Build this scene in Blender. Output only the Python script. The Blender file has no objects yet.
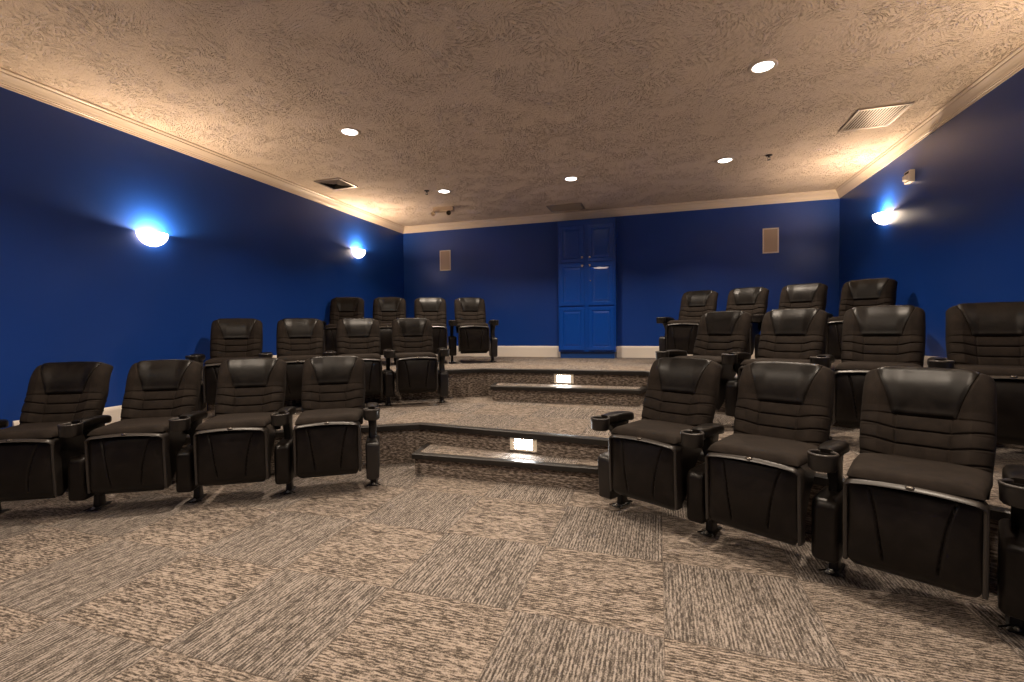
import bpy, bmesh, math, random
from math import sin, cos, pi, radians
from mathutils import Vector, Matrix
random.seed(7)
SC = bpy.context.scene
COL = SC.collection

# ------------------------------------------------------------------ helpers
def link(name, me, mats, parent=None, smooth=False):
    o = bpy.data.objects.new(name, me)
    COL.objects.link(o)
    if mats is not None:
        for m in (mats if isinstance(mats, (list, tuple)) else [mats]):
            me.materials.append(m)
    if smooth:
        for p in me.polygons: p.use_smooth = True
    if parent is not None: o.parent = parent
    return o

def obj(name, bm, mats, parent=None, smooth=False, bevel=0, autosmooth=None):
    bmesh.ops.recalc_face_normals(bm, faces=bm.faces)
    me = bpy.data.meshes.new(name)
    bm.to_mesh(me); bm.free()
    o = link(name, me, mats, parent, smooth)
    if bevel:
        b = o.modifiers.new('bevel', 'BEVEL'); b.width = bevel; b.segments = 3
        b.limit_method = 'ANGLE'; b.angle_limit = radians(40)
        b.harden_normals = False
    if autosmooth is not None:
        me.set_sharp_from_angle(angle=radians(autosmooth))
    return o

def add_box(bm, x0, x1, y0, y1, z0, z1):
    v = [bm.verts.new(p) for p in [(x0,y0,z0),(x1,y0,z0),(x1,y1,z0),(x0,y1,z0),(x0,y0,z1),(x1,y0,z1),(x1,y1,z1),(x0,y1,z1)]]
    for f in [(0,3,2,1),(4,5,6,7),(0,1,5,4),(1,2,6,5),(2,3,7,6),(3,0,4,7)]:
        bm.faces.new([v[i] for i in f])

def box(x0, x1, y0, y1, z0, z1):
    bm = bmesh.new(); add_box(bm, x0, x1, y0, y1, z0, z1); return bm

def add_prism(bm, poly, z0, z1):
    a = [bm.verts.new((p[0], p[1], z0)) for p in poly]
    b = [bm.verts.new((p[0], p[1], z1)) for p in poly]
    n = len(poly)
    bm.faces.new(a[::-1]); bm.faces.new(b)
    for i in range(n): bm.faces.new([a[i], a[(i+1) % n], b[(i+1) % n], b[i]])

def prism(poly, z0, z1):
    bm = bmesh.new(); add_prism(bm, poly, z0, z1); return bm

def add_prism_x(bm, poly_yz, x0, x1):
    a = [bm.verts.new((x0, p[0], p[1])) for p in poly_yz]
    b = [bm.verts.new((x1, p[0], p[1])) for p in poly_yz]
    n = len(poly_yz)
    bm.faces.new(a[::-1]); bm.faces.new(b)
    for i in range(n): bm.faces.new([a[i], a[(i+1) % n], b[(i+1) % n], b[i]])

def add_lathe(bm, prof, n=32, cx=0, cy=0, cap=False, arc=(0, 2*pi)):
    """prof = list of (r, z)"""
    full = abs(arc[1]-arc[0]-2*pi) < 1e-6
    m = n if full else n+1
    rings = []
    for r, z in prof:
        rings.append([bm.verts.new((cx + r*cos(arc[0]+(arc[1]-arc[0])*i/n), cy + r*sin(arc[0]+(arc[1]-arc[0])*i/n), z)) for i in range(m)])
    for a, b in zip(rings, rings[1:]):
        for i in range(n):
            j = (i+1) % m
            bm.faces.new([a[i], a[j], b[j], b[i]])
    if cap:
        bm.faces.new(rings[0][::-1]); bm.faces.new(rings[-1])

def add_loft(bm, rings, cap=True):
    R = [[bm.verts.new(p) for p in r] for r in rings]
    n = len(R[0])
    for a, b in zip(R, R[1:]):
        for i in range(n):
            bm.faces.new([a[i], a[(i+1) % n], b[(i+1) % n], b[i]])
    if cap:
        bm.faces.new(R[0][::-1]); bm.faces.new(R[-1])

def add_tube(bm, pts, r, n=8):
    rings = []
    for i, p in enumerate(pts):
        p = Vector(p)
        t = (Vector(pts[min(i+1, len(pts)-1)]) - Vector(pts[max(i-1, 0)])).normalized()
        a = t.orthogonal().normalized() if i == 0 else (prev - t*prev.dot(t)).normalized()
        prev = a; b = t.cross(a)
        rings.append([tuple(p + a*r*cos(2*pi*k/n) + b*r*sin(2*pi*k/n)) for k in range(n)])
    add_loft(bm, rings)

def rrect(hw, hd, r, n=5, cx=0, cy=0):
    pts = []
    for sx, sy, a0 in ((1,1,0),(-1,1,90),(-1,-1,180),(1,-1,270)):
        for k in range(n+1):
            a = radians(a0 + 90*k/n)
            pts.append((cx + sx*(hw-r) + r*cos(a), cy + sy*(hd-r) + r*sin(a)))
    return pts

def empty(name, loc=(0,0,0), rz=0):
    o = bpy.data.objects.new(name, None); COL.objects.link(o)
    o.empty_display_size = 0.1
    o.location = loc; o.rotation_euler = (0,0,rz)
    return o

def tag(o, label=None, cat=None, group=None, kind=None):
    if label: o['label'] = label
    if cat: o['category'] = cat
    if group: o['group'] = group
    if kind: o['kind'] = kind
    return o

def struct(o): o['kind'] = 'structure'; return o

# ------------------------------------------------------------------ materials
def mat(name, col=(.5,.5,.5), rough=.5, metal=0, spec=.5, emis=None, estr=0, sheen=0, coat=0):
    m = bpy.data.materials.new(name); m.use_nodes = True
    p = m.node_tree.nodes['Principled BSDF']
    p.inputs['Base Color'].default_value = (*col, 1)
    p.inputs['Roughness'].default_value = rough
    p.inputs['Metallic'].default_value = metal
    p.inputs['Specular IOR Level'].default_value = spec
    if emis:
        p.inputs['Emission Color'].default_value = (*emis, 1); p.inputs['Emission Strength'].default_value = estr
    if coat: p.inputs['Coat Weight'].default_value = coat
    if sheen: p.inputs['Sheen Weight'].default_value = sheen
    return m

class NT:
    def __init__(s, m): s.nt = m.node_tree; s.p = s.nt.nodes['Principled BSDF']
    def n(s, t, **kw):
        x = s.nt.nodes.new(t)
        for k, v in kw.items(): setattr(x, k, v)
        return x
    def l(s, a, b): s.nt.links.new(a, b)
    def math(s, op, a, b=None, c=None):
        x = s.n('ShaderNodeMath', operation=op)
        for i, v in enumerate((a, b, c)):
            if v is None: continue
            if hasattr(v, 'is_output'): s.l(v, x.inputs[i])
            else: x.inputs[i].default_value = v
        return x.outputs[0]
    def comb(s, x, y, z):
        c = s.n('ShaderNodeCombineXYZ')
        for i, v in enumerate((x, y, z)):
            if hasattr(v, 'is_output'): s.l(v, c.inputs[i])
            else: c.inputs[i].default_value = v
        return c.outputs[0]
    def noise(s, vec, scale=5, detail=2, rough=.5, dist=0, dim='3D'):
        x = s.n('ShaderNodeTexNoise', noise_dimensions=dim)
        if vec is not None: s.l(vec, x.inputs['Vector'])
        x.inputs['Scale'].default_value = scale; x.inputs['Detail'].default_value = detail
        x.inputs['Roughness'].default_value = rough; x.inputs['Distortion'].default_value = dist
        return x.outputs[0]
    def ramp(s, fac, stops, interp='LINEAR'):
        r = s.n('ShaderNodeValToRGB'); s.l(fac, r.inputs[0])
        cr = r.color_ramp; cr.interpolation = interp
        while len(cr.elements) < len(stops): cr.elements.new(.5)
        for e, (p, c) in zip(cr.elements, stops):
            e.position = p; e.color = (*c, 1) if len(c) == 3 else c
        return r.outputs[0]
    def mixc(s, fac, a, b, mode='MIX'):
        x = s.n('ShaderNodeMix', data_type='RGBA', blend_type=mode)
        for k, v in ((0, fac), (6, a), (7, b)):
            if hasattr(v, 'is_output'): s.l(v, x.inputs[k])
            elif k == 0: x.inputs[0].default_value = v
            else: x.inputs[k].default_value = (*v, 1)
        return x.outputs[2]
    def bump(s, h, strength=.3, dist=.01):
        b = s.n('ShaderNodeBump'); b.inputs['Strength'].default_value = strength; b.inputs['Distance'].default_value = dist
        s.l(h, b.inputs['Height']); s.l(b.outputs[0], s.p.inputs['Normal'])

def carpet(name, vertical=False):
    m = mat(name, rough=.95, spec=.1); t = NT(m)
    g = t.n('ShaderNodeNewGeometry'); sp = t.n('ShaderNodeSeparateXYZ'); t.l(g.outputs['Position'], sp.inputs[0])
    x, y, z = sp.outputs
    if vertical:      # risers: streaks run along the riser
        along = t.math('ADD', x, t.math('MULTIPLY', y, .6)); across = z
        par = 0.0; rnd = 0.0
    else:
        tx = t.math('DIVIDE', t.math('SUBTRACT', x, .018), .61)
        ty = t.math('DIVIDE', t.math('SUBTRACT', y, 1.855), .61)
        ix = t.math('FLOOR', tx); iy = t.math('FLOOR', ty)
        par = t.math('FLOORED_MODULO', t.math('ADD', ix, iy), 2)     # 0: streaks along y
        inv = t.math('SUBTRACT', 1, par)
        along = t.math('ADD', t.math('MULTIPLY', y, inv), t.math('MULTIPLY', x, par))
        across = t.math('ADD', t.math('MULTIPLY', x, inv), t.math('MULTIPLY', y, par))
        wn = t.n('ShaderNodeTexWhiteNoise', noise_dimensions='2D'); t.l(t.comb(ix, iy, 0), wn.inputs['Vector'])
        rnd = wn.outputs['Value']
    off = t.math('MULTIPLY', rnd, 37.0) if not vertical else 3.0
    # long continuous yarn lines, short dashes, clusters and pile speckle
    m3 = lambda a, b: t.noise(t.comb(t.math('MULTIPLY', along, a), t.math('MULTIPLY', across, b), off), 1, 2, .6)
    lines = m3(3.2, 105); dash = m3(30, 125); clus = m3(10, 34)
    reg = t.math('MULTIPLY_ADD', t.math('SINE', t.math('MULTIPLY', across, 2*pi/.0152)), .5, .5)
    fine = t.noise(g.outputs['Position'], 150, 2, .6)
    if vertical:
        weave = m3(30, 105)
        s = t.math('ADD', t.math('MULTIPLY', weave, .5), t.math('MULTIPLY', m3(18, 70), .35))
        s = t.math('ADD', s, t.math('MULTIPLY', fine, .15))
        c = t.ramp(s, [(.41, (.045,.035,.028)), (.50, (.135,.108,.088)), (.58, (.32,.265,.225))])
    else:
        sa = t.math('ADD', t.math('MULTIPLY', lines, .24), t.math('MULTIPLY', dash, .36))
        sa = t.math('ADD', sa, t.math('MULTIPLY', clus, .08)); sa = t.math('ADD', sa, t.math('MULTIPLY', fine, .26)); sa = t.math('ADD', sa, t.math('MULTIPLY', reg, .06))
        sb = t.math('ADD', t.math('MULTIPLY', lines, .12), t.math('MULTIPLY', dash, .44))
        sb = t.math('ADD', sb, t.math('MULTIPLY', clus, .18)); sb = t.math('ADD', sb, t.math('MULTIPLY', fine, .26)); sb = t.math('ADD', sb, t.math('MULTIPLY_ADD', reg, .05, -.025))
        ca = t.ramp(sa, [(.43, (.052,.043,.037)), (.50, (.14,.12,.104)), (.57, (.31,.268,.235))])
        cb = t.ramp(sb, [(.43, (.050,.040,.033)), (.50, (.165,.136,.113)), (.565, (.335,.28,.235))])
        c = t.mixc(par, ca, cb)
        s = t.math('ADD', sa, 0)
        def edge(u):
            f = t.math('FRACT', u); d = t.math('MINIMUM', f, t.math('SUBTRACT', 1, f))
            return t.math('LESS_THAN', d, .0045)
        seam = t.math('MAXIMUM', edge(tx), edge(ty))
        c = t.mixc(t.math('MULTIPLY', seam, .4), c, (.07,.055,.045))
    t.l(c, t.p.inputs['Base Color'])
    t.bump(t.math('ADD', s, t.math('MULTIPLY', fine, .4)), .5, .006)
    return m

M = {}
M['carpet'] = carpet('loop_carpet_tiles')
M['carpet_riser'] = carpet('riser_carpet', True)
M['nosing'] = mat('rubber_nosing', (.010,.008,.007), .42)

# blue wall paint
def wallpaint():
    m = mat('royal_blue_paint', (.008,.032,.17), .42, spec=.4); t = NT(m)
    g = t.n('ShaderNodeNewGeometry')
    n = t.noise(g.outputs['Position'], 1.3, 4, .6)
    c = t.ramp(n, [(.3, (.0055,.044,.258)), (.7, (.0070,.050,.292))]); t.l(c, t.p.inputs['Base Color'])
    nb = t.noise(g.outputs['Position'], 90, 3, .6)
    t.bump(nb, .12, .003)
    r = t.math('MULTIPLY_ADD', n, .15, .28); t.l(r, t.p.inputs['Roughness'])
    return m
M['wall'] = wallpaint()

def ceilmat():
    m = mat('stomped_plaster_ceiling', (.88,.735,.60), .85, spec=.15); t = NT(m)
    g = t.n('ShaderNodeNewGeometry')
    P = g.outputs['Position']
    # crows foot brush marks: patches of short strokes whose direction changes from stamp to stamp
    vo = t.n('ShaderNodeTexVoronoi', feature='F1', distance='EUCLIDEAN'); t.l(P, vo.inputs['Vector']); vo.inputs['Scale'].default_value = 5.5
    vo.inputs['Randomness'].default_value = 1
    sc = t.n('ShaderNodeSeparateColor'); t.l(vo.outputs['Color'], sc.inputs[0])
    ang = t.math('MULTIPLY', sc.outputs[0], 6.283)
    vr = t.n('ShaderNodeVectorRotate', rotation_type='Z_AXIS'); t.l(P, vr.inputs['Vector']); t.l(ang, vr.inputs['Angle'])
    mp = t.n('ShaderNodeVectorMath', operation='MULTIPLY'); t.l(vr.outputs[0], mp.inputs[0]); mp.inputs[1].default_value = (24, 78, 1)
    st = t.noise(mp.outputs[0], 1, 2, .55, .5)
    patch = t.noise(P, 3.2, 3, .6)
    fine = t.noise(P, 75, 3, .65)
    mask = t.ramp(patch, [(.42, (0,0,0)), (.58, (1,1,1))])
    marks = t.ramp(st, [(.52, (0,0,0)), (.66, (1,1,1))])
    h = t.math('MULTIPLY', marks, t.math('MULTIPLY_ADD', mask, .8, .2))
    hh = t.math('ADD', t.math('MULTIPLY', h, -1.0), t.math('MULTIPLY', fine, .45))
    hh = t.math('ADD', hh, t.math('MULTIPLY', patch, .5))
    t.bump(hh, 1.0, .024)
    return m
M['ceiling'] = ceilmat()
M['trim'] = mat('cream_trim_paint', (.76,.65,.54), .38)
M['white'] = mat('white_trim_paint', (.84,.77,.69), .4)
M['cabinet'] = mat('bright_blue_gloss_paint', (.0025,.054,.34), .25)
M['cab_dark'] = mat('blue_gloss_toe_kick', (.006,.045,.2), .3)
M['chrome'] = mat('brushed_nickel', (.7,.68,.65), .22, 1)

def fabric():
    m = mat('charcoal_brown_fabric', (.022,.017,.014), .85, spec=.15); t = NT(m)
    tc = t.n('ShaderNodeTexCoord')
    n = t.noise(tc.outputs['Object'], 420, 2, .6); n2 = t.noise(tc.outputs['Object'], 14, 3, .6)
    c = t.ramp(t.math('MULTIPLY_ADD', n2, .5, t.math('MULTIPLY', n, .5)), [(.35, (.0085,.0062,.0047)), (.65, (.024,.0175,.0135))])
    t.l(c, t.p.inputs['Base Color']); t.bump(n, .35, .002)
    return m
M['fabric'] = fabric()
def leather(name, col, r0, r1, worn):
    m = mat(name, col, r0, spec=.21); t = NT(m)
    tc = t.n('ShaderNodeTexCoord'); oi = t.n('ShaderNodeObjectInfo')
    ad = t.n('ShaderNodeVectorMath', operation='ADD'); t.l(tc.outputs['Object'], ad.inputs[0])
    t.l(t.comb(t.math('MULTIPLY', oi.outputs['Random'], 9), 0, 0), ad.inputs[1])
    n = t.noise(ad.outputs[0], 11, 5, .65, .6)
    g = t.noise(tc.outputs['Object'], 330, 2, .5)
    c = t.ramp(n, [(.42, tuple(c*.75 for c in col)), (.72, tuple(c*worn for c in col))])
    t.l(c, t.p.inputs['Base Color'])
    t.l(t.math('MULTIPLY_ADD', n, r1-r0, r0), t.p.inputs['Roughness'])
    t.bump(t.math('ADD', g, t.math('MULTIPLY', n, .8)), .16, .003)
    return m
M['leather'] = leather('worn_black_leather', (.0050,.0038,.0030), .24, .50, 2.4)
M['vinyl'] = leather('black_vinyl', (.009,.007,.006), .24, .42, 1.4)
M['plastic'] = mat('black_moulded_plastic', (.009,.0075,.007), .33)
M['rim'] = mat('satin_charcoal_plastic_trim', (.024,.020,.0175), .38)
M['steel'] = mat('black_painted_steel', (.014,.012,.011), .4, .3)
M['bolt'] = mat('zinc_bolt', (.5,.48,.45), .3, 1)
M['button'] = mat('dark_chrome_button', (.10,.09,.08), .25, .8)
M['lens'] = mat('downlight_lens', (.9,.9,.9), .4, emis=(1,.97,.93), estr=8)
M['sconce'] = mat('frosted_sconce_glass', (.9,.88,.85), .5, emis=(1,.78,.56), estr=15)
M['steplens'] = mat('step_light_lens', (.9,.9,.9), .4, emis=(.92,.96,1), estr=75)
M['ivory'] = mat('ivory_plastic', (.78,.70,.56), .45)
M['grille'] = mat('beige_speaker_grille', (.50,.39,.29), .7)
M['vent'] = mat('painted_vent_metal', (.34,.28,.23), .35, .5)
M['vent_slatted'] = mat('beige_vent_metal', (.30,.235,.185), .4, .2)  # even beige tone of the slatted vent
M['duct'] = mat('duct_shade_and_grille', (.012,.009,.007), .8)  # near-black holds the shade inside the vents; also colours the sounder grille
M['bronze'] = mat('dark_bronze', (.05,.035,.025), .4, .6)
M['fixture'] = mat('tan_fixture_case', (.68,.53,.38), .45)
M['clear'] = mat('strobe_lens', (.75,.72,.68), .15)

# ------------------------------------------------------------------ room
XL, XR, YB, YF, H = -4.644, 2.497, 7.875, -2.6, 3.146
Z1, Z2 = .351, .701

struct(obj('floor', box(XL-.1, XR+.1, YF-.1, YB+.1, -.12, 0), M['carpet']))
struct(obj('ceiling', box(XL-.1, XR+.1, YF-.1, YB+.1, H, H+.1), M['ceiling']))
struct(obj('wall_left', box(XL-.1, XL, YF-.1, YB+.1, 0, H), M['wall']))
struct(obj('wall_right', box(XR, XR+.1, YF-.1, YB+.1, 0, H), M['wall']))
struct(obj('wall_back', box(XL, XR, YB, YB+.1, 0, H), M['wall']))
struct(obj('wall_front', box(XL, XR, YF-.1, YF, 0, H), M['wall']))

# tiered platforms: straight middle run, wings that angle forward
def edge_line(cL, cR, sl, sr):
    yl = cL[1] - (cL[0]-XL)*sl; yr = cR[1] - (XR-cR[0])*sr
    return [(XL, yl), cL, cR, (XR, yr)]
E1 = edge_line((-2.06, 3.735), (-.10, 3.535), .60, .545)
E2 = edge_line((-2.06, 5.475), (-.14, 5.465), .66, .60)
def platform(name, E, z0, z1, nose_h=.048, over=.022):
    poly = E + [(XR, YB), (XL, YB)]
    p = struct(obj(name, prism(poly, z0, z1), [M['carpet'], M['carpet_riser']]))
    for f in p.data.polygons:
        if abs(f.normal.z) < .5: f.material_index = 1
    bm = bmesh.new()      # rubber nosing along the whole lip
    n = len(E); ring = []
    for i in range(n):
        a = Vector(E[max(i-1,0)]); b = Vector(E[i]); c = Vector(E[min(i+1,n-1)])
        t1 = (b-a).normalized() if i > 0 else (c-b).normalized()
        t2 = (c-b).normalized() if i < n-1 else t1
        n1 = Vector((t1.y, -t1.x)); n2 = Vector((t2.y, -t2.x)); m = (n1+n2).normalized(); k = 1/m.dot(n1)
        q = lambda d: b + m*k*d
        prof = [(-.035, z1+.003), (over-.008, z1+.003), (over, z1-.005), (over-.004, z1-nose_h), (.001, z1-nose_h), (.001, z1+.0005), (-.035, z1+.0005)]
        ring.append([(*q(d), z) for d, z in prof])
    add_loft(bm, ring)
    obj('nosing', bm, M['nosing'], p)
    return p
platform('floor_middle_tier', E1, 0, Z1)
platform('floor_upper_tier', E2, Z1, Z2)

# half-height steps in the middle
def half_step(yfun, x0, x1, yf, z0, z1, slant, label):
    t = empty('carpeted_step', ((x0+x1)/2, yf, z0)); ox, oy = (x0+x1)/2, yf
    tag(t, label, 'step', 'half height steps between tiers')
    poly = [(x0, yf), (x1, yf), (x1+slant, yfun(x1+slant)-.001), (x0-slant, yfun(x0-slant)-.001)]
    poly = [(a-ox, b-oy) for a, b in poly]
    o = obj('tread_block', prism(poly, 0.001, z1-z0), [M['carpet'], M['carpet_riser']], t)
    for f in o.data.polygons:
        if abs(f.normal.z) < .5: f.material_index = 1
    bm = bmesh.new()
    pts = [poly[3], poly[0], poly[1], poly[2]]; n = 4; ring = []
    zt = z1-z0
    for i in range(n):
        a = Vector(pts[max(i-1,0)]); b = Vector(pts[i]); c = Vector(pts[min(i+1,n-1)])
        t1 = (b-a).normalized() if i > 0 else (c-b).normalized()
        t2 = (c-b).normalized() if i < n-1 else t1
        n1 = Vector((t1.y, -t1.x)); n2 = Vector((t2.y, -t2.x)); m = (n1+n2).normalized(); k = 1/m.dot(n1)
        prof = [(-.032, zt+.003), (.014, zt+.003), (.022, zt-.005), (.018, zt-.042), (.001, zt-.042), (.001, zt+.0005), (-.032, zt+.0005)]
        ring.append([(*(b+m*k*d), z) for d, z in prof])
    add_loft(bm, ring)
    obj('nosing', bm, M['nosing'], t)
    return t
f1 = lambda x: 3.735 + (x+2.06)/1.96*(-.2)
f2 = lambda x: 5.475 - (x+2.06)/1.92*.01
half_step(f1, -1.93, -.17, 3.40, 0, .176, .05, 'lower carpeted half step in the aisle with dark rubber nosing')
half_step(f2, -1.88, -.20, 5.15, Z1, Z1+.176, .06, 'upper carpeted half step below the blue cabinet with dark rubber nosing')

# baseboards
def baseboard(name, p0, p1, z0, h=.192):
    bm = bmesh.new(); a = Vector(p0); b = Vector(p1); t = (b-a).normalized(); n = Vector((t.y, -t.x))
    prof = [(0, z0), (.016, z0), (.016, z0+h-.03), (.012, z0+h-.012), (.006, z0+h), (0, z0+h)]
    add_loft(bm, [[(*(q+n*d), z) for d, z in prof] for q in (a, b)])
    return struct(obj(name, bm, M['white']))
yl1, yr1, yl2, yr2 = E1[0][1], E1[3][1], E2[0][1], E2[3][1]
baseboard('baseboard_back', (-1.595, YB), (XL, YB), Z2)['kind'] = 'structure'
for ob in [bpy.data.objects['baseboard_back']]:
    pass
def bb(name, x0, x1, y0, y1, z, side):
    bm = bmesh.new(); h = .192
    prof = [(0, z), (.016, z), (.016, z+h-.03), (.012, z+h-.012), (.006, z+h), (0, z+h)]
    if side == 'L': R = [[(x0+d, yy, zz) for d, zz in prof] for yy in (y0, y1)]
    if side == 'R': R = [[(x0-d, yy, zz) for d, zz in prof] for yy in (y0, y1)]
    if side == 'B': R = [[(xx, y0-d, zz) for d, zz in prof] for xx in (x0, x1)]
    if side == 'F': R = [[(xx, y0+d, zz) for d, zz in prof] for xx in (x0, x1)]
    add_loft(bm, R); return struct(obj(name, bm, M['white']))
bpy.data.objects.remove(bpy.data.objects['baseboard_back'])
bb('baseboard_back', XL, -1.575, YB, YB, Z2, 'B'); bb('baseboard_back', -.665, XR, YB, YB, Z2, 'B')
bb('baseboard_left', XL, XL, YF, yl1-.023, 0, 'L'); bb('baseboard_left', XL, XL, yl1, yl2-.023, Z1, 'L'); bb('baseboard_left', XL, XL, yl2, YB-.016, Z2, 'L')
bb('baseboard_right', XR, XR, YF, yr1-.023, 0, 'R'); bb('baseboard_right', XR, XR, yr1, yr2-.023, Z1, 'R'); bb('baseboard_right', XR, XR, yr2, YB-.016, Z2, 'R')
bb('baseboard_front', XL, XR, YF, YF, 0, 'F')

# crown moulding: one mitred ring round the room
crown_prof = [(.0, 3.030), (.010, 3.030), (.012, 3.044), (.018, 3.048), (.018, 3.056), (.022, 3.060), (.030, 3.076), (.044, 3.094),
              (.058, 3.108), (.062, 3.112), (.062, 3.122), (.070, 3.128), (.077, 3.134), (.077, H), (0, H)]
bm = bmesh.new()
corners = [(XL, YF, 1, 1), (XL, YB, 1, -1), (XR, YB, -1, -1), (XR, YF, -1, 1)]
R = [[bm.verts.new((x+sx*d, y+sy*d, z)) for d, z in crown_prof] for x, y, sx, sy in corners]
n = len(crown_prof)
for i in range(4):
    a, b = R[i], R[(i+1) % 4]
    for k in range(n-1): bm.faces.new([a[k], a[k+1], b[k+1], b[k]])
struct(obj('trim_1', bm, M['trim']))

# ------------------------------------------------------------------ tall cabinet against the back wall
CX, CY = -1.12, 7.575
cab = empty('storage_cabinet', (CX, YB, Z2)); tag(cab, 'tall bright blue storage cabinet with six panelled doors against back wall', 'cabinet')
yo = CY - YB; cw = .465; ctop = 2.955 - Z2
obj('cabinet_body', box(-cw, cw, yo+.02, -.001, .105, ctop), M['cabinet'], cab, bevel=.002)
obj('toe_kick', box(-cw+.02, cw-.02, yo+.045, -.001, .001, .105), M['cab_dark'], cab)
def panel_door(w, h):
    """raised-panel door, front faces -y, origin lower centre, 22 mm thick"""
    bm = bmesh.new()
    rings = [(w/2, h/2, 0, .0), (w/2, h/2, -.018, 0), (w/2-.006, h/2-.006, -.022, 0), (w/2-.055, h/2-.055, -.022, 0), (w/2-.063, h/2-.063, -.012, 0),
             (w/2-.072, h/2-.072, -.012, 0), (w/2-.100, h/2-.100, -.019, 0)]
    add_loft(bm, [[(-a, y, h/2-b), (a, y, h/2-b), (a, y, h/2+b), (-a, y, h/2+b)] for a, b, y, _ in rings])
    return bm
dx0, dw = .034, .405
rows_z = [(.132, .838), (.862, 1.548), (1.572, 2.17)]
for (za, zb), kz in zip(rows_z, (None, 1.508, 1.640)):
    for s in (-1, 1):
        d = obj('door', panel_door(dw, zb-za), M['cabinet'], cab)
        d.location = (s*(dx0+dw/2), yo+.02, za)
        if kz:
            bm = bmesh.new()
            add_lathe(bm, [(.0001, 0), (.010, 0), (.009, .012), (.018, .020), (.021, .028), (.015, .037), (.0001, .040)], 16)
            bmesh.ops.rotate(bm, verts=bm.verts, matrix=Matrix.Rotation(radians(90), 3, 'X'))
            k = obj('knob', bm, M['chrome'], d, smooth=True); k.location = (-s*(dw/2-.028), -.022, kz-za)
            if s == 1 and zb < 1.6:
                bm = bmesh.new(); add_lathe(bm, [(.0001, 0), (.011, 0), (.011, .005), (.0001, .006)], 16)
                bmesh.ops.rotate(bm, verts=bm.verts, matrix=Matrix.Rotation(radians(90), 3, 'X'))
                k = obj('lock', bm, M['chrome'], d, smooth=True); k.location = (-s*(dw/2-.034), -.022, 1.262-za)

# ------------------------------------------------------------------ ceiling downlights
LIGHTC = (1, .83, .655)
def downlight(x, y, label, power):
    t = empty('recessed_downlight', (x, y, H)); tag(t, label, 'ceiling light', 'round recessed ceiling lights')
    bm = bmesh.new(); add_lathe(bm, [(.072, -.001), (.098, -.001), (.100, -.004), (.092, -.009), (.078, -.010), (.072, -.006), (.072, -.001)], 40)
    obj('trim_ring', bm, M['trim'], t, smooth=True)
    bm = bmesh.new(); add_lathe(bm, [(.0001, -.005), (.072, -.005), (.074, -.002), (.0001, -.001)], 40)
    obj('lens', bm, M['lens'], t, smooth=True)
    L = bpy.data.lights.new('downlight_lamp', 'AREA'); L.shape = 'DISK'; L.size = .13; L.energy = power; L.color = LIGHTC
    L.spread = radians(126)
    o = bpy.data.objects.new('downlight_lamp', L); COL.objects.link(o); o.parent = t; o.location = (0, 0, -.012)
PW = 26
for x, y, lab in [(.749, 3.938, 'largest round recessed light, nearest, at upper right of ceiling'),
                  (-2.88, 3.913, 'round recessed light nearest the left wall before the square vent'),
                  (-2.876, 6.0, 'round recessed light at far left beside a dark sprinkler head'),
                  (-1.084, 6.053, 'round recessed light in the middle in front of the blue cabinet'),
                  (.744, 5.987, 'round recessed light at far right beside a sprinkler head')]:
    downlight(x, y, lab, PW)
for x, y, lab in [(-2.88, 1.87, 'round recessed light out of view over the front left floor'), (-1.08, 1.87, 'round recessed light out of view over the front middle floor'),
                  (.75, 1.87, 'round recessed light out of view over the front right floor'),
                  (-2.88, -.4, 'round recessed light out of view at the screen end, left'), (.75, -.4, 'round recessed light out of view at the screen end, right')]:
    downlight(x, y, lab, PW)

# ------------------------------------------------------------------ sconces
def sconce(x, y, z, face, label, power):
    t = empty('wall_sconce', (x, y, z), -pi/2 if face == 'L' else pi/2)   # local -y... bowl bulges towards +y' (into room)
    tag(t, label, 'wall light', 'half bowl wall sconces')
    # local frame: wall is plane y=0, room towards +y
    t.rotation_euler = (0, 0, radians(-90) if face == 'L' else radians(90))
    bm = bmesh.new(); n = 28; m = 12
    outer = []; inner = []
    Rx, Ry, Rz = .136, .126, .122
    def pt(a, p, s):  # a azimuth 0..pi, p 0 rim..pi/2 bottom
        return (Rx*s*cos(a)*cos(p), max(.0005, Ry*s*sin(a)*cos(p)), -Rz*s*sin(p))
    for s, L in ((1, outer), (.95, inner)):
        for j in range(m+1):
            p = (pi/2)*j/m*.999
            L.append([bm.verts.new(pt(pi*i/n, p, s)) for i in range(n+1)])
    for G in (outer, inner):
        for j in range(m):
            for i in range(n): bm.faces.new([G[j][i], G[j][i+1], G[j+1][i+1], G[j+1][i]])
    for i in range(n): bm.faces.new([outer[0][i], outer[0][i+1], inner[0][i+1], inner[0][i]])
    obj('glass_bowl', bm, M['sconce'], t, smooth=True, autosmooth=50)
    bm = bmesh.new()
    pts = [(-.09,-.10),(.09,-.10),(.125,-.02),(.125,.0),(-.125,.0),(-.125,-.02)]
    a = [bm.verts.new((p[0]*.6, .001, p[1]*.7)) for p in pts]; b = [bm.verts.new((p[0]*.6, .012, p[1]*.7)) for p in pts]
    bm.faces.new(a); bm.faces.new(b[::-1])
    for i in range(6): bm.faces.new([a[i], a[(i+1)%6], b[(i+1)%6], b[i]])
    obj('back_plate', bm, M['steel'], t)
    bm = bmesh.new(); add_lathe(bm, [(.0001, -.100), (.016, -.100), (.018, -.085), (.012, -.068), (.0001, -.064)], 12, 0, .05)
    obj('bulb', bm, M['lens'], t, smooth=True)
    L = bpy.data.lights.new('sconce_lamp', 'POINT'); L.energy = power; L.color = (1, .72, .46); L.shadow_soft_size = .02
    o = bpy.data.objects.new('sconce_lamp', L); COL.objects.link(o); o.parent = t; o.location = (0, .056, -.021)
    return t
SPW = 53
sconce(XL, 3.235, 2.15, 'L', 'glowing half bowl sconce on the blue left wall, nearer and larger one', SPW)
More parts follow.
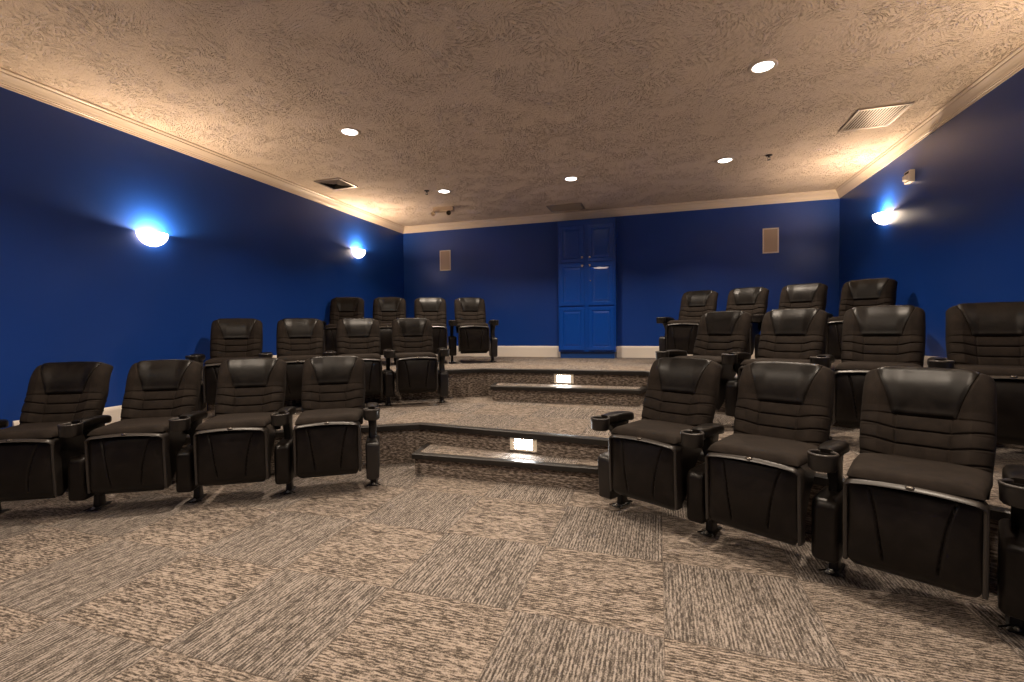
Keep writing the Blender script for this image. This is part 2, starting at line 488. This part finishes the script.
sconce(XL, 6.44, 2.49, 'L', 'small glowing half bowl sconce on left wall near the back corner', SPW)
sconce(XR, 6.42, 2.475, 'R', 'glowing half bowl sconce on the blue right wall below the strobe alarm', SPW)
sconce(XR, 3.20, 2.15, 'R', 'half bowl sconce on right wall just outside the view', SPW)
sconce(XL, 0.0, 2.15, 'L', 'added half bowl sconce on left wall at the screen end, out of view', SPW)  # unseen sconce added to brighten the front ceiling
sconce(XR, 0.0, 2.15, 'R', 'added half bowl sconce on right wall at the screen end, out of view', SPW)  # its opposite number, likewise added unseen for a brighter front ceiling

# ------------------------------------------------------------------ step lights
def step_light(x, y, z, rz, label):
    t = empty('step_light', (x, y, z), rz); tag(t, label, 'step light', 'lit louvred step lights')
    w, h = .118, .064
    bm = bmesh.new()
    e, eb, et = .040, .016, .034
    for a, b in [((-w, h-et), (w, h)), ((-w, -h), (w, -h+eb)), ((-w, -h+eb), (-w+e, h-et)), ((w-e, -h+eb), (w, h-et))]:
        add_box(bm, a[0], b[0], -.010, -.001, a[1], b[1])
    obj('face_plate', bm, M['ivory'], t, bevel=.0015)
    obj('lens', box(-w+e, w-e, -.006, -.0015, -h+eb, h-et), M['steplens'], t)
    bm = bmesh.new()
    for k in range(3):
        zz = -h+eb+.018+k*.022
        add_prism_x(bm, [(-.006, zz+.004), (-.014, zz-.002), (-.014, zz-.0035), (-.006, zz+.0025)], -w+e, w-e)
    obj('louvre', bm, M['ivory'], t)
step_light(-1.057, f1(-1.057), .262, math.atan2(-.2, 1.96), 'lit louvred light in the lower riser above the first half step')
step_light(-1.083, f2(-1.083), .603, 0, 'lit louvred light in the upper riser, farther one near cabinet')

# ------------------------------------------------------------------ speakers, vents, sprinklers, alarm, emergency light
def wall_speaker(x, z, label):
    t = empty('wall_speaker', (x, YB, z)); tag(t, label, 'speaker', 'white framed speakers on back wall')
    w, h = .109, .187
    bm = bmesh.new()
    for a, b, c, d in [(-w, w, h-.018, h), (-w, w, -h, -h+.018), (-w, -w+.018, -h+.018, h-.018), (w-.018, w, -h+.018, h-.018)]:
        add_box(bm, a, b, -.018, -.001, c, d)
    obj('frame', bm, M['white'], t, bevel=.003)
    m = M['grille']
    obj('grille', box(-w+.018, w-.018, -.012, -.0015, -h+.018, h-.018), m, t)
wall_speaker(-3.766, 2.475, 'white framed rectangular wall speaker left of the blue cabinet')
wall_speaker(1.608, 2.482, 'white framed rectangular wall speaker right of the blue cabinet')

def vent(x0, x1, y0, y1, label, mode, m):
    cx, cy = (x0+x1)/2, (y0+y1)/2
    t = empty('ceiling_vent', (cx, cy, H)); tag(t, label, 'vent', 'ceiling air vents')
    w, d = (x1-x0)/2, (y1-y0)/2; e = .028
    bm = bmesh.new()
    for a, b, c, f in [(-w, w, d-e, d), (-w, w, -d, -d+e), (-w, -w+e, -d+e, d-e), (w-e, w, -d+e, d-e)]:
        add_box(bm, a, b, c, f, -.012, -.001)
    obj('frame', bm, m, t, bevel=.003)
    obj('duct_shade_sheet', box(-w+e, w-e, -d+e, d-e, -.002, -.001), M['duct'], t)  # thin sheet behind the slats; the shade of the recess is in its colour
    bm = bmesh.new()
    if mode == 'y':       # slats running along y
        n = 15
        for k in range(n):
            xx = -w+e+(2*w-2*e)*(k+.5)/n
            add_loft(bm, [[(xx-.0045, yy, -.010), (xx+.0045, yy, -.010), (xx+.0045, yy, -.012), (xx-.0045, yy, -.012)] for yy in (-d+e, d-e)])
    elif mode == 'x':
        n = 12
        for k in range(n):
            yy = -d+e+(2*d-2*e)*(k+.5)/n
            add_loft(bm, [[(xx, yy-.008, -.009), (xx, yy+.006, -.009), (xx, yy+.008, -.012), (xx, yy-.006, -.012)] for xx in (-w+e, w-e)])
    else:                 # curved-blade diffuser: concentric pyramidal rings
        for k in range(5):
            s0 = 1-.17*k; s1 = s0-.13; W, D = w-e, d-e
            r = [(s0*W, s0*D, -.003), (s0*W-.003, s0*D-.003, -.003), (s1*W, s1*D, -.017), (s1*W+.003, s1*D+.003, -.017)]
            V = [[bm.verts.new((sx*a, sy*b, z)) for sx, sy in ((-1,-1),(1,-1),(1,1),(-1,1))] for a, b, z in r]
            for i in range(4):
                j = (i+1) % 4
                bm.faces.new([V[0][i], V[0][j], V[3][j], V[3][i]]); bm.faces.new([V[1][i], V[1][j], V[2][j], V[2][i]])
    obj('louvre', bm, m, t)
vent(-4.27, -3.875, 5.03, 5.42, 'square bare metal ceiling vent near the left wall', 'sq', M['vent'])
vent(1.72, 2.14, 4.99, 5.48, 'large slatted ceiling vent near the right wall', 'y', M['vent_slatted'])
vent(-1.70, -1.14, 7.25, 7.62, 'flat brown ceiling vent above the blue cabinet', 'x', M['vent'])

def sprinkler(x, y, label):
    t = empty('fire_sprinkler', (x, y, H)); tag(t, label, 'sprinkler', 'ceiling sprinkler heads')
    bm = bmesh.new(); add_lathe(bm, [(.0001, -.001), (.036, -.001), (.034, -.007), (.016, -.010), (.0001, -.010)], 20)
    obj('escutcheon', bm, M['bronze'], t, smooth=True)
    bm = bmesh.new(); add_lathe(bm, [(.0001, -.009), (.009, -.009), (.009, -.025), (.0001, -.026)], 10)
    for s in (-1, 1): add_tube(bm, [(s*.007, 0, -.022), (s*.014, 0, -.034), (s*.010, 0, -.046), (0, 0, -.052)], .0025, 6)
    obj('body', bm, M['bronze'], t)
    bm = bmesh.new(); add_lathe(bm, [(.0001, -.052), (.018, -.052), (.018, -.055), (.0001, -.056)], 14)
    obj('deflector', bm, M['bronze'], t)
sprinkler(-3.095, 5.90, 'dark sprinkler head beside the far left recessed light')
sprinkler(1.202, 5.985, 'dark sprinkler head between the far right light and slatted vent')

t = empty('strobe_alarm', (XR, 5.86, 2.725), radians(90)); tag(t, 'white fire alarm strobe on the right wall above the sconce', 'alarm')
obj('case', box(-.062, .062, -.001, .045, -.06, .06), M['ivory'], t, bevel=.006)
bm = bmesh.new(); add_loft(bm, [[(-.035*s, y, -.03*s-.01), (.035*s, y, -.03*s-.01), (.035*s, y, .03*s-.01), (-.035*s, y, .03*s-.01)] for y, s in ((.044, 1), (.066, .9), (.076, .6))])
obj('strobe_lens', bm, M['clear'], t)
bm = bmesh.new(); add_box(bm, -.04, .04, .044, .049, .03, .05)
obj('sounder_grille', bm, M['duct'], t)

t = empty('emergency_light', (-3.27, 6.80, H), radians(4)); tag(t, 'small tan emergency light with two lamp heads under the ceiling', 'emergency light')
bm = bmesh.new(); add_loft(bm, [[(x*s, y*s2, z) for x, y in rrect(.17, .05, .012)] for z, s, s2 in ((-.001, 1, 1), (-.055, 1, 1), (-.07, .92, .8))])
obj('housing', bm, M['fixture'], t)
for sx, m in ((-.165, M['fixture']), (.10, M['bronze'])):
    bm = bmesh.new()
    add_lathe(bm, [(.0001, -.03), (.02, -.03), (.034, -.005), (.036, .02), (.03, .022), (.028, .01), (.0001, .004)], 20)
    bmesh.ops.rotate(bm, verts=bm.verts, matrix=Matrix.Rotation(radians(115), 3, 'X'))
    h = obj('lamp_head', bm, m, t, smooth=True); h.location = (sx, -.035, -.098)
    bm = bmesh.new(); add_tube(bm, [(0, 0, .045), (0, 0, 0)], .007, 8)
    obj('swivel', bm, M['bronze'], h)

# ------------------------------------------------------------------ cinema seat
SP = .606; HS = SP/2
# back geometry in local coords: viewer looks towards +y, seat faces -y
def back_frame(v):
    """centre line of the back: returns (y, z, normal_y, normal_z) at height param v 0..1"""
    L = .575; s = L*v
    a = radians(21)
    bow = .016*sin(pi*min(v/.62, 1)) + (.017*sin(pi*(v-.55)/.45) if v > .55 else 0) - .012*max(0, (v-.8)/.2)**2       # lumbar bulge forward, headrest tip
    y = .128 + s*sin(a); z = .445 + s*cos(a)
    return y - bow*cos(a), z + bow*sin(a), -cos(a), sin(a)
def half_w(v):
    if v < .55: w = .222 + .020*sin(pi*v/1.1)
    else: w = .242 - .006*((v-.55)/.45)**1.5
    return w
def grooves(u, v):
    """depth of stitched channels on the front of the back (metres)"""
    d = 0
    au = abs(u); vs = .565
    lines = [.440, .315, .190, .06]
    cu = .40 + .06*max(0, v-.3)
    if v < vs + .004:
        for L in lines + [vs]:
            k = L + (max(0, au-cu))*.055
            d = max(d, math.exp(-((v-k)/.0070)**2)*.0080)
        d = max(d, math.exp(-((au-cu)/.018)**2)*.0065)
    elif v < .99:
        cu2 = head_w(v)
        d = max(d, math.exp(-((au-cu2)/.016)**2)*.007)
    return d
def head_w(v):
    k = max(0, (v-.565)/.435)
    return .48 + .34*k**1.3
def front_off(u, v):
    au = abs(u)
    bol = .030*min(1, max(0, (au-.34)/.34))**1.4 * (1-.55*max(0, (v-.55)/.45))
    edge = (1-min(au, 1)**10)**.5 if au < 1 else 0
    puff = .005*abs(sin(pi*(v-.065)/.125))**.7 if v < .565 else .006
    return (.046 + bol + puff*(1 if au < .98 else 0))*edge
def top_arch(u): return -.015*abs(u)**2-.016*abs(u)**9

def back_point(u, v, off):
    """off>0 forward, <0 behind"""
    y, z, ny, nz = back_frame(v)
    ad = top_arch(u)*max(0, (v-.5)/.5)**2
    cornr = 1.0
    x = u*half_w(v)
    # rounded upper corners
    if v > .93: x *= 1 - .035*((v-.93)/.07)**2
    # forward crown curve: centre sits slightly further back
    return (x, y + ny*off + ad*.36, z + nz*off + ad)

def make_backrest():
    bm = bmesh.new(); NU, NV, NB = 110, 200, 16
    rings = []
    for j in range(NV+1):
        v = j/NV
        f = 1.0
        if v > .955: f = max(.02, (1-((v-.955)/.045)**2))**.5
        if v < .03: f = .6+.4*(v/.03)
        ring = []
        for i in range(NU+1):
            u = -cos(pi*i/NU) if False else (-1+2*i/NU)
            u = math.copysign(abs(u)**.85, u)
            ring.append(back_point(u, v, (front_off(u, v)-grooves(u, v))*f))
        for i in range(1, NB):
            u = 1-2*i/NB; u = math.copysign(abs(u)**.7, u)
            ring.append(back_point(u, v, -.042*(1-abs(u)**6)**.5*f))
        rings.append(ring)
    add_loft(bm, rings)
    return bm
def make_head():
    """leather headrest panel, laid over the front and the top edge of the back"""
    bm = bmesh.new(); NU, NV = 30, 34; G = []; B = []
    for j in range(NV+1):
        t = j/NV
        if t < .8: v = .569 + (.9999-.569)*(t/.8); f = 1 if v <= .955 else max(.0, (1-((v-.955)/.045)**2))**.5; rear = 0
        else: v = 1-.055*(t-.8)/.2; rear = 1; f = max(.0, (1-((v-.955)/.045)**2))**.5 if v > .955 else 1
        row = []; rowb = []
        for i in range(NU+1):
            s = -1+2*i/NU; u = s*(head_w(v)-.008)
            ed = (1-abs(s)**8)*min(1, (t/.03 if t < .03 else 1))
            lift = .0005 + .0058*ed**.5
            o = front_off(u, v)*f if not rear else -.042*(1-abs(u)**6)**.5*f
            sag = .0025*(sin(9*u+2*v*7))*ed*0
            p = back_point(u, v, o + (lift if not rear else -lift)); 
            p = (p[0], p[1], p[2]+ (lift*.9 if v > .955 else 0)+sag)
            row.append(bm.verts.new(p))
            q = back_point(u, v, (o-.006) if not rear else (o+.006)); rowb.append(bm.verts.new(q))
        G.append(row); B.append(rowb)
    for j in range(NV):
        for i in range(NU):
            bm.faces.new([G[j][i], G[j][i+1], G[j+1][i+1], G[j+1][i]])
    for j in range(NV):
        for i in (0, NU): bm.faces.new([G[j][i], G[j+1][i], B[j+1][i], B[j][i]])
    for i in range(NU):
        for j in (0, NV): bm.faces.new([G[j][i], G[j][i+1], B[j][i+1], B[j][i]])
    return bm
def make_shell():
    bm = bmesh.new(); rings = []
    for j in range(25):
        v = .02+.90*j/24; ring = []
        for i in range(25):
            u = -1+2*i/24; ring.append(back_point(u*.97, v, -.030*(1-abs(u)**6)**.5-.002))
        for i in range(25):
            u = 1-2*i/24; ring.append(back_point(u*.97, v, -.056*(1-abs(u)**8)**.5-.003))
        rings.append(ring)
    add_loft(bm, rings); return bm

def make_cushion():
    """seat cushion with a rolled front edge"""
    bm = bmesh.new(); rings = []
    NS = 26
    for j in range(NS+1):
        t = j/NS                                    # 0 front .. 1 rear
        y = -.272 + .41*t
        f = (1-(1-min(1, t/.13))**2)**.5 if t < .13 else 1
        f = max(f, .05)
        hw = (.212+.020*min(1, t*1.6))
        zt = .592 - .004*t ; zb = .535
        zc = zb+.012; ring = []
        n = 40
        for i in range(n):
            a = 2*pi*i/n; c, s = cos(a), sin(a)
            x = hw*math.copysign(abs(c)**.28, c)
            hgt = (zt-zc) if s > 0 else (zc-zb)
            zz = zc + hgt*f*math.copysign(abs(s)**.55, s)
            if s > 0: zz -= .010*(abs(x)/hw)**6*f; zz -= .006*(1-(x/hw)**2)*min(1, t*3)*f*.8
            ring.append((x, y, zz))
        rings.append(ring)
    add_loft(bm, rings); return bm

def rim_arc(x): return .014*(1-(x/.21)**2)
def make_rim():
    """inverted-U moulded frame round the front panel with a flat ledge on top"""
    bm = bmesh.new()
    path = []; hw, zt, zb, r = .217, .532, .175, .030
    for k in range(7): path.append((-hw, zb+(zt-r-zb)*k/6))
    for k in range(1, 7): a = radians(180-90*k/6); path.append((-hw+r+r*cos(a), zt-r+r*sin(a)))
    for k in range(1, 14): path.append((-hw+r+(2*hw-2*r)*k/14, zt))
    for k in range(0, 7): a = radians(90-90*k/6); path.append((hw-r+r*cos(a), zt-r+r*sin(a)))
    for k in range(1, 7): path.append((hw, zt-r-(zt-r-zb)*k/6))
    P = [Vector(p) for p in path]; rings = []
    for i, p in enumerate(P):
        t = (P[min(i+1, len(P)-1)]-P[max(i-1, 0)]).normalized(); nrm = Vector((-t.y, t.x))   # outward
        z = p.y; drop = (zt-z)/(zt-zb)
        yf = -.272 + .014*drop**2
        arch = rim_arc(p.x) if z > zt-.03 else rim_arc(p.x)*max(0, 1-(zt-.03-z)/.05)
        top = max(0, nrm.y)
        th = .012; ring = []
        side = 1-top
        for d, yy in ((.008, .055), (.008, .016+.0*top), (.006-.006*top, -.004-.012*top), (.0-.010*top, -.008-.014*top), (-.008-.006*top, -.005-.010*top), (-.010-.006*top, .004), (-.010, .055)):
            q = p + nrm*d
            ring.append((q.x, yf+yy, q.y + arch))
        rings.append(ring)
    add_loft(bm, rings); return bm

def make_panel():
    """vinyl skirt under the seat front: bulged, with two curved seams, tucked back at the bottom"""
    bm = bmesh.new(); NX, NZ = 110, 44; G = []
    for j in range(NZ+1):
        t = j/NZ                                   # 0 top .. 1 bottom
        row = []
        for i in range(NX+1):
            s = -1+2*i/NX; x = s*(.208-.026*(max(0, t-.84)/.16)**2)
            z = .520 - .375*t
            bul = .034*sin(pi*min(1, t*1.02))**.8*(1-abs(s)**4)
            tuck = .055*max(0, (t-.84)/.16)**2
            xs = .150 - .066*min(1, t/.8)**.5                     # seam position
            sl = math.exp(-((abs(x)-xs)/.0042)**2)*.012*(1 if .04 < t < .80 else 0)
            y = -.262 - bul + tuck + sl
            row.append(bm.verts.new((x, y, z)))
        G.append(row)
    for j in range(NZ):
        for i in range(NX): bm.faces.new([G[j][i], G[j][i+1], G[j+1][i+1], G[j+1][i]])
    # close behind with a flat back
    b = [bm.verts.new((x, -.205, z)) for x, z in ((-.206,.52),(.206,.52),(.180,.150),(-.180,.150))]
    L = [G[j][0] for j in range(NZ+1)]; R_ = [G[j][NX] for j in range(NZ+1)]
    bm.faces.new(L + [b[3], b[0]]); bm.faces.new([b[1], b[2]] + R_[::-1])
    bm.faces.new(G[0] + [b[1], b[0]]); bm.faces.new(G[NZ] + [b[2], b[3]]); bm.faces.new(b)
    return bm
def make_pan():
    bm = bmesh.new()
    prof = [(-.206, .535), (-.206, .165), (-.17, .145), (-.10, .19), (.03, .36), (.13, .44), (.14, .54)]
    add_prism_x(bm, prof, -.192, .192); return bm

ARMZ = .622
def make_arm_pad():
    """padded armrest running back from the cup holder"""
    bm = bmesh.new(); rings = []; n = 24
    for k in range(13):
        t = k/12; y = -.205 + .315*t
        w = .042 + .006*sin(pi*min(1, t*1.1)); 
        if t < .1: w *= .85
        e = 1 if t < .9 else max(.35, (1-((t-.9)/.1)**2)**.5)
        zc = ARMZ - .018 + .012*sin(pi*t*.9) - .02*t; h = .030*e
        ring = []
        for i in range(n):
            a = 2*pi*i/n; c, s = cos(a), sin(a)
            ring.append((w*e*math.copysign(abs(c)**.6, c), y, zc + h*math.copysign(abs(s)**.6, s)))
        rings.append(ring)
    add_loft(bm, rings); return bm
def make_cup():
    bm = bmesh.new(); z = ARMZ
    add_lathe(bm, [(.0001, z-.072), (.050, z-.074), (.057, z-.066), (.060, z-.004), (.060, z)], 36, 0, -.250)
    add_lathe(bm, [(.0001, z-.060), (.045, z-.060), (.050, z-.004), (.050, z)], 36, 0, -.250)
    add_loft(bm, [[(x, -.20+yy, zz) for x, zz in rrect(.030, .022, .008, 3, 0, z-.030)] for yy in (-.012, .05)])
    return bm
def make_cup_rim():
    bm = bmesh.new(); z = ARMZ
    add_lathe(bm, [(.049, z-.003), (.050, z+.003), (.055, z+.006), (.060, z+.004), (.062, z-.002), (.060, z-.006), (.049, z-.003)], 36, 0, -.250)
    return bm
def make_post():
    """stanchion: neck under the armrest, column, foot"""
    bm = bmesh.new()
    add_loft(bm, [[(x, y, z) for x, y in rrect(a, b, .006, 2, 0, c)] for z, a, b, c in
                  ((.012, .020, .040, .0), (.10, .018, .030, .0), (.36, .020, .05, .0), (.44, .021, .050, .0), (.53, .022, .075, -.03), (.585, .026, .10, -.05))])
    return bm
def make_foot():
    bm = bmesh.new()
    add_loft(bm, [[(x, y, z) for x, y in rrect(a, b, .008, 3, 0, 0)] for z, a, b in ((.001, .030, .085), (.006, .030, .085), (.012, .022, .07))])
    for s in (-1, 1): add_tube(bm, [(s*.018, -.05, .012), (s*.050, -.080, .006)], .004, 6)
    return bm
def make_bolt():
    bm = bmesh.new()
    add_lathe(bm, [(.0001, .022), (.007, .021), (.008, .014), (.012, .013), (.012, .009)], 8)
    return bm
def box_cover(hw, y0, y1, z0, z1, r=.045, bulge=.012):
    """rounded upholstered box: profile in y-z, rounded front, loft over x with soft sides"""
    prof = []
    def arc(cy, cz, rr, a0, a1, n=6):
        for k in range(n+1):
            a = radians(a0+(a1-a0)*k/n); prof.append((cy+rr*cos(a), cz+rr*sin(a)))
    arc(y1-.02, z1-.02, .02, 0, 90, 4); arc(y0+r, z1-r, r, 90, 180, 8); arc(y0+.02, z0+.02, .02, 180, 270, 4); arc(y1-.02, z0+.02, .02, 270, 360, 4)
    cy = (y0+y1)/2; cz = (z0+z1)/2; bm = bmesh.new(); rings = []
    for k in range(13):
        t = -1+2*k/12; x = hw*math.copysign(abs(t)**.8, t); s = 1-bulge/(.13)*(abs(t)**5)*1.6
        rings.append([(x, cy+(p-cy)*s, cz+(q-cz)*(1-(1-s)*.6)) for p, q in prof])
    add_loft(bm, rings); return bm
def make_end_panel():
    """moulded aisle cover: neck rising to the arm with a boxy lower part"""
    bm = bmesh.new()
    add_loft(bm, [[(x, y, z) for x, y in rrect(a, b, .014, 4, 0, c)] for z, a, b, c in
                  ((.085, .034, .10, -.09), (.10, .046, .125, -.085), (.33, .050, .135, -.085), (.358, .048, .130, -.085), (.372, .038, .118, -.08),
                   (.376, .030, .060, -.03), (.46, .028, .055, -.02), (.53, .032, .08, -.045), (.572, .036, .11, -.07))])
    return bm

protos = {}
def part(name, builder, m, smooth=True, auto=50, bevel=0):
    bm = builder(); bmesh.ops.remove_doubles(bm, verts=bm.verts, dist=1e-5); bmesh.ops.recalc_face_normals(bm, faces=bm.faces)
    me = bpy.data.meshes.new(name); bm.to_mesh(me); bm.free(); me.materials.append(m)
    if smooth:
        for p in me.polygons: p.use_smooth = True
        me.set_sharp_from_angle(angle=radians(auto))
    protos[name] = me; return me
def make_button():
    bm = bmesh.new(); add_lathe(bm, [(.0001, .006), (.010, .006), (.015, .003), (.016, 0)], 20)
    bmesh.ops.scale(bm, verts=bm.verts, vec=(1, .6, 1)); return bm
part('backrest', make_backrest, M['fabric'], auto=75)
part('headrest', make_head, M['leather'], auto=60)
part('back_shell', make_shell, M['plastic'])
part('seat_cushion', make_cushion, M['fabric'], auto=80)
part('seat_rim', make_rim, M['rim'])
part('front_panel', make_panel, M['vinyl'], auto=80)
part('seat_pan', make_pan, M['plastic'], smooth=False)
part('button', make_button, M['button'])
part('armrest', make_arm_pad, M['leather'], auto=70)
part('cup_holder', make_cup, M['plastic'])
part('cup_rim', make_cup_rim, M['rim'], auto=80)
part('post', make_post, M['steel'])
part('foot', make_foot, M['steel'])
part('bolt', make_bolt, M['bolt'])
part('side_cover', lambda: box_cover(.054, -.225, .08, .115, .400), M['vinyl'])
part('end_panel', make_end_panel, M['plastic'])

def P(name, me, parent, loc=(0,0,0), rot=None):
    o = bpy.data.objects.new(name, protos[me]); COL.objects.link(o); o.parent = parent; o.location = loc
    if rot: o.rotation_euler = rot
    return o
def stand(t, x, end):
    arm = P('armrest', 'armrest', t, (x, 0, 0))
    cup = P('cup_holder', 'cup_holder', t, (x, 0, 0)); P('cup_rim', 'cup_rim', cup)
    if end:
        P('end_panel', 'end_panel', t, (x, 0, 0))
    else:
        P('side_cover', 'side_cover', t, (x, 0, 0))
    leg = P('leg', 'post', t, (x, 0, 0)); ft = P('foot', 'foot', leg); P('bolt', 'bolt', leg, (0, -.068, 0))
def seat(x, y, z, rz, label, group, stands):
    t = empty('cinema_seat', (x, y, z), rz); tag(t, label, 'cinema seat', group)
    b = P('backrest', 'backrest', t); P('headrest', 'headrest', b)
    P('back_shell', 'back_shell', t); P('seat_cushion', 'seat_cushion', t)
    r = P('seat_rim', 'seat_rim', t); P('button', 'button', r, (0, -.286, .546), (radians(40), 0, 0))
    P('front_panel', 'front_panel', t); P('seat_pan', 'seat_pan', t)
    for sx, end in stands: stand(t, sx*HS, end)
    return t

ROWS = {  # side, z, start x, start y, angle, change of angle per seat
 'front left':   (-1, 0,  -2.139, 3.123, 31.1, -1.1),
 'middle left':  (-1, Z1, -2.434, 4.935, 38.0, 2.0),
 'back left':    (-1, Z2, -2.400, 6.600, 28.3, -.4),
 'front right':  (1, 0,   -.238, 3.208, 28.5, -.14),
 'middle right': (1, Z1,  .177, 4.659, 28.0, -5.0),
 'back right':   (1, Z2,  .137, 6.699, 29.7, 2.7),
}
ORD = ['at the aisle end, beside the steps', 'second from the aisle', 'third from the aisle', 'farthest from the aisle, by the %s wall']
FR = {'front': 'lowest floor', 'middle': 'middle tier', 'back': 'top tier'}
for key, (sg, z, x, y, th, kap) in ROWS.items():
    depth, side = key.split()
    p = Vector((x, y))
    for i in range(4):
        a = radians(th + kap*(i-1.5)); e = Vector((sg*cos(a), -sin(a)))
        q = p + e*SP; c = (p+q)/2
        rz = a if sg < 0 else -a
        st = [(-sg, i == 0)] + ([(sg, True)] if i == 3 else [])
        pos = ORD[i] % side if '%s' in ORD[i] else ORD[i]
        lab = 'dark seat in the %s %s row, %s' % (depth, side, pos)
        seat(c.x, c.y, z, rz, lab, 'cinema seats of the %s row on the %s' % (depth, side), st)
        p = q

# ------------------------------------------------------------------ world, camera, view
w = bpy.data.worlds.new('World'); SC.world = w; w.use_nodes = True
w.node_tree.nodes['Background'].inputs[0].default_value = (0, 0, 0, 1)

yaw, pitch, roll = .3061, -.0266, -.01045
F = Vector((-sin(yaw)*cos(pitch), cos(yaw)*cos(pitch), sin(pitch)))
Rt = Vector((cos(yaw), sin(yaw), 0)); U = Rt.cross(F)
R2 = Rt*cos(roll) + U*sin(roll); U2 = -Rt*sin(roll) + U*cos(roll)
cam = bpy.data.cameras.new('camera'); co = bpy.data.objects.new('camera', cam); COL.objects.link(co)
co.matrix_world = Matrix(((R2.x, U2.x, -F.x, 0), (R2.y, U2.y, -F.y, 0), (R2.z, U2.z, -F.z, 1.2), (0, 0, 0, 1)))
cam.sensor_width = 36; cam.lens = 464.257*36/1024; cam.clip_start = .02
SC.camera = co
SC.cycles.caustics_reflective = False; SC.cycles.caustics_refractive = False; SC.cycles.sample_clamp_indirect = 5
vs = SC.view_settings
vs.view_transform = 'Standard'; vs.look = 'None'; vs.gamma = 1; vs.use_curve_mapping = False; vs.exposure = .32
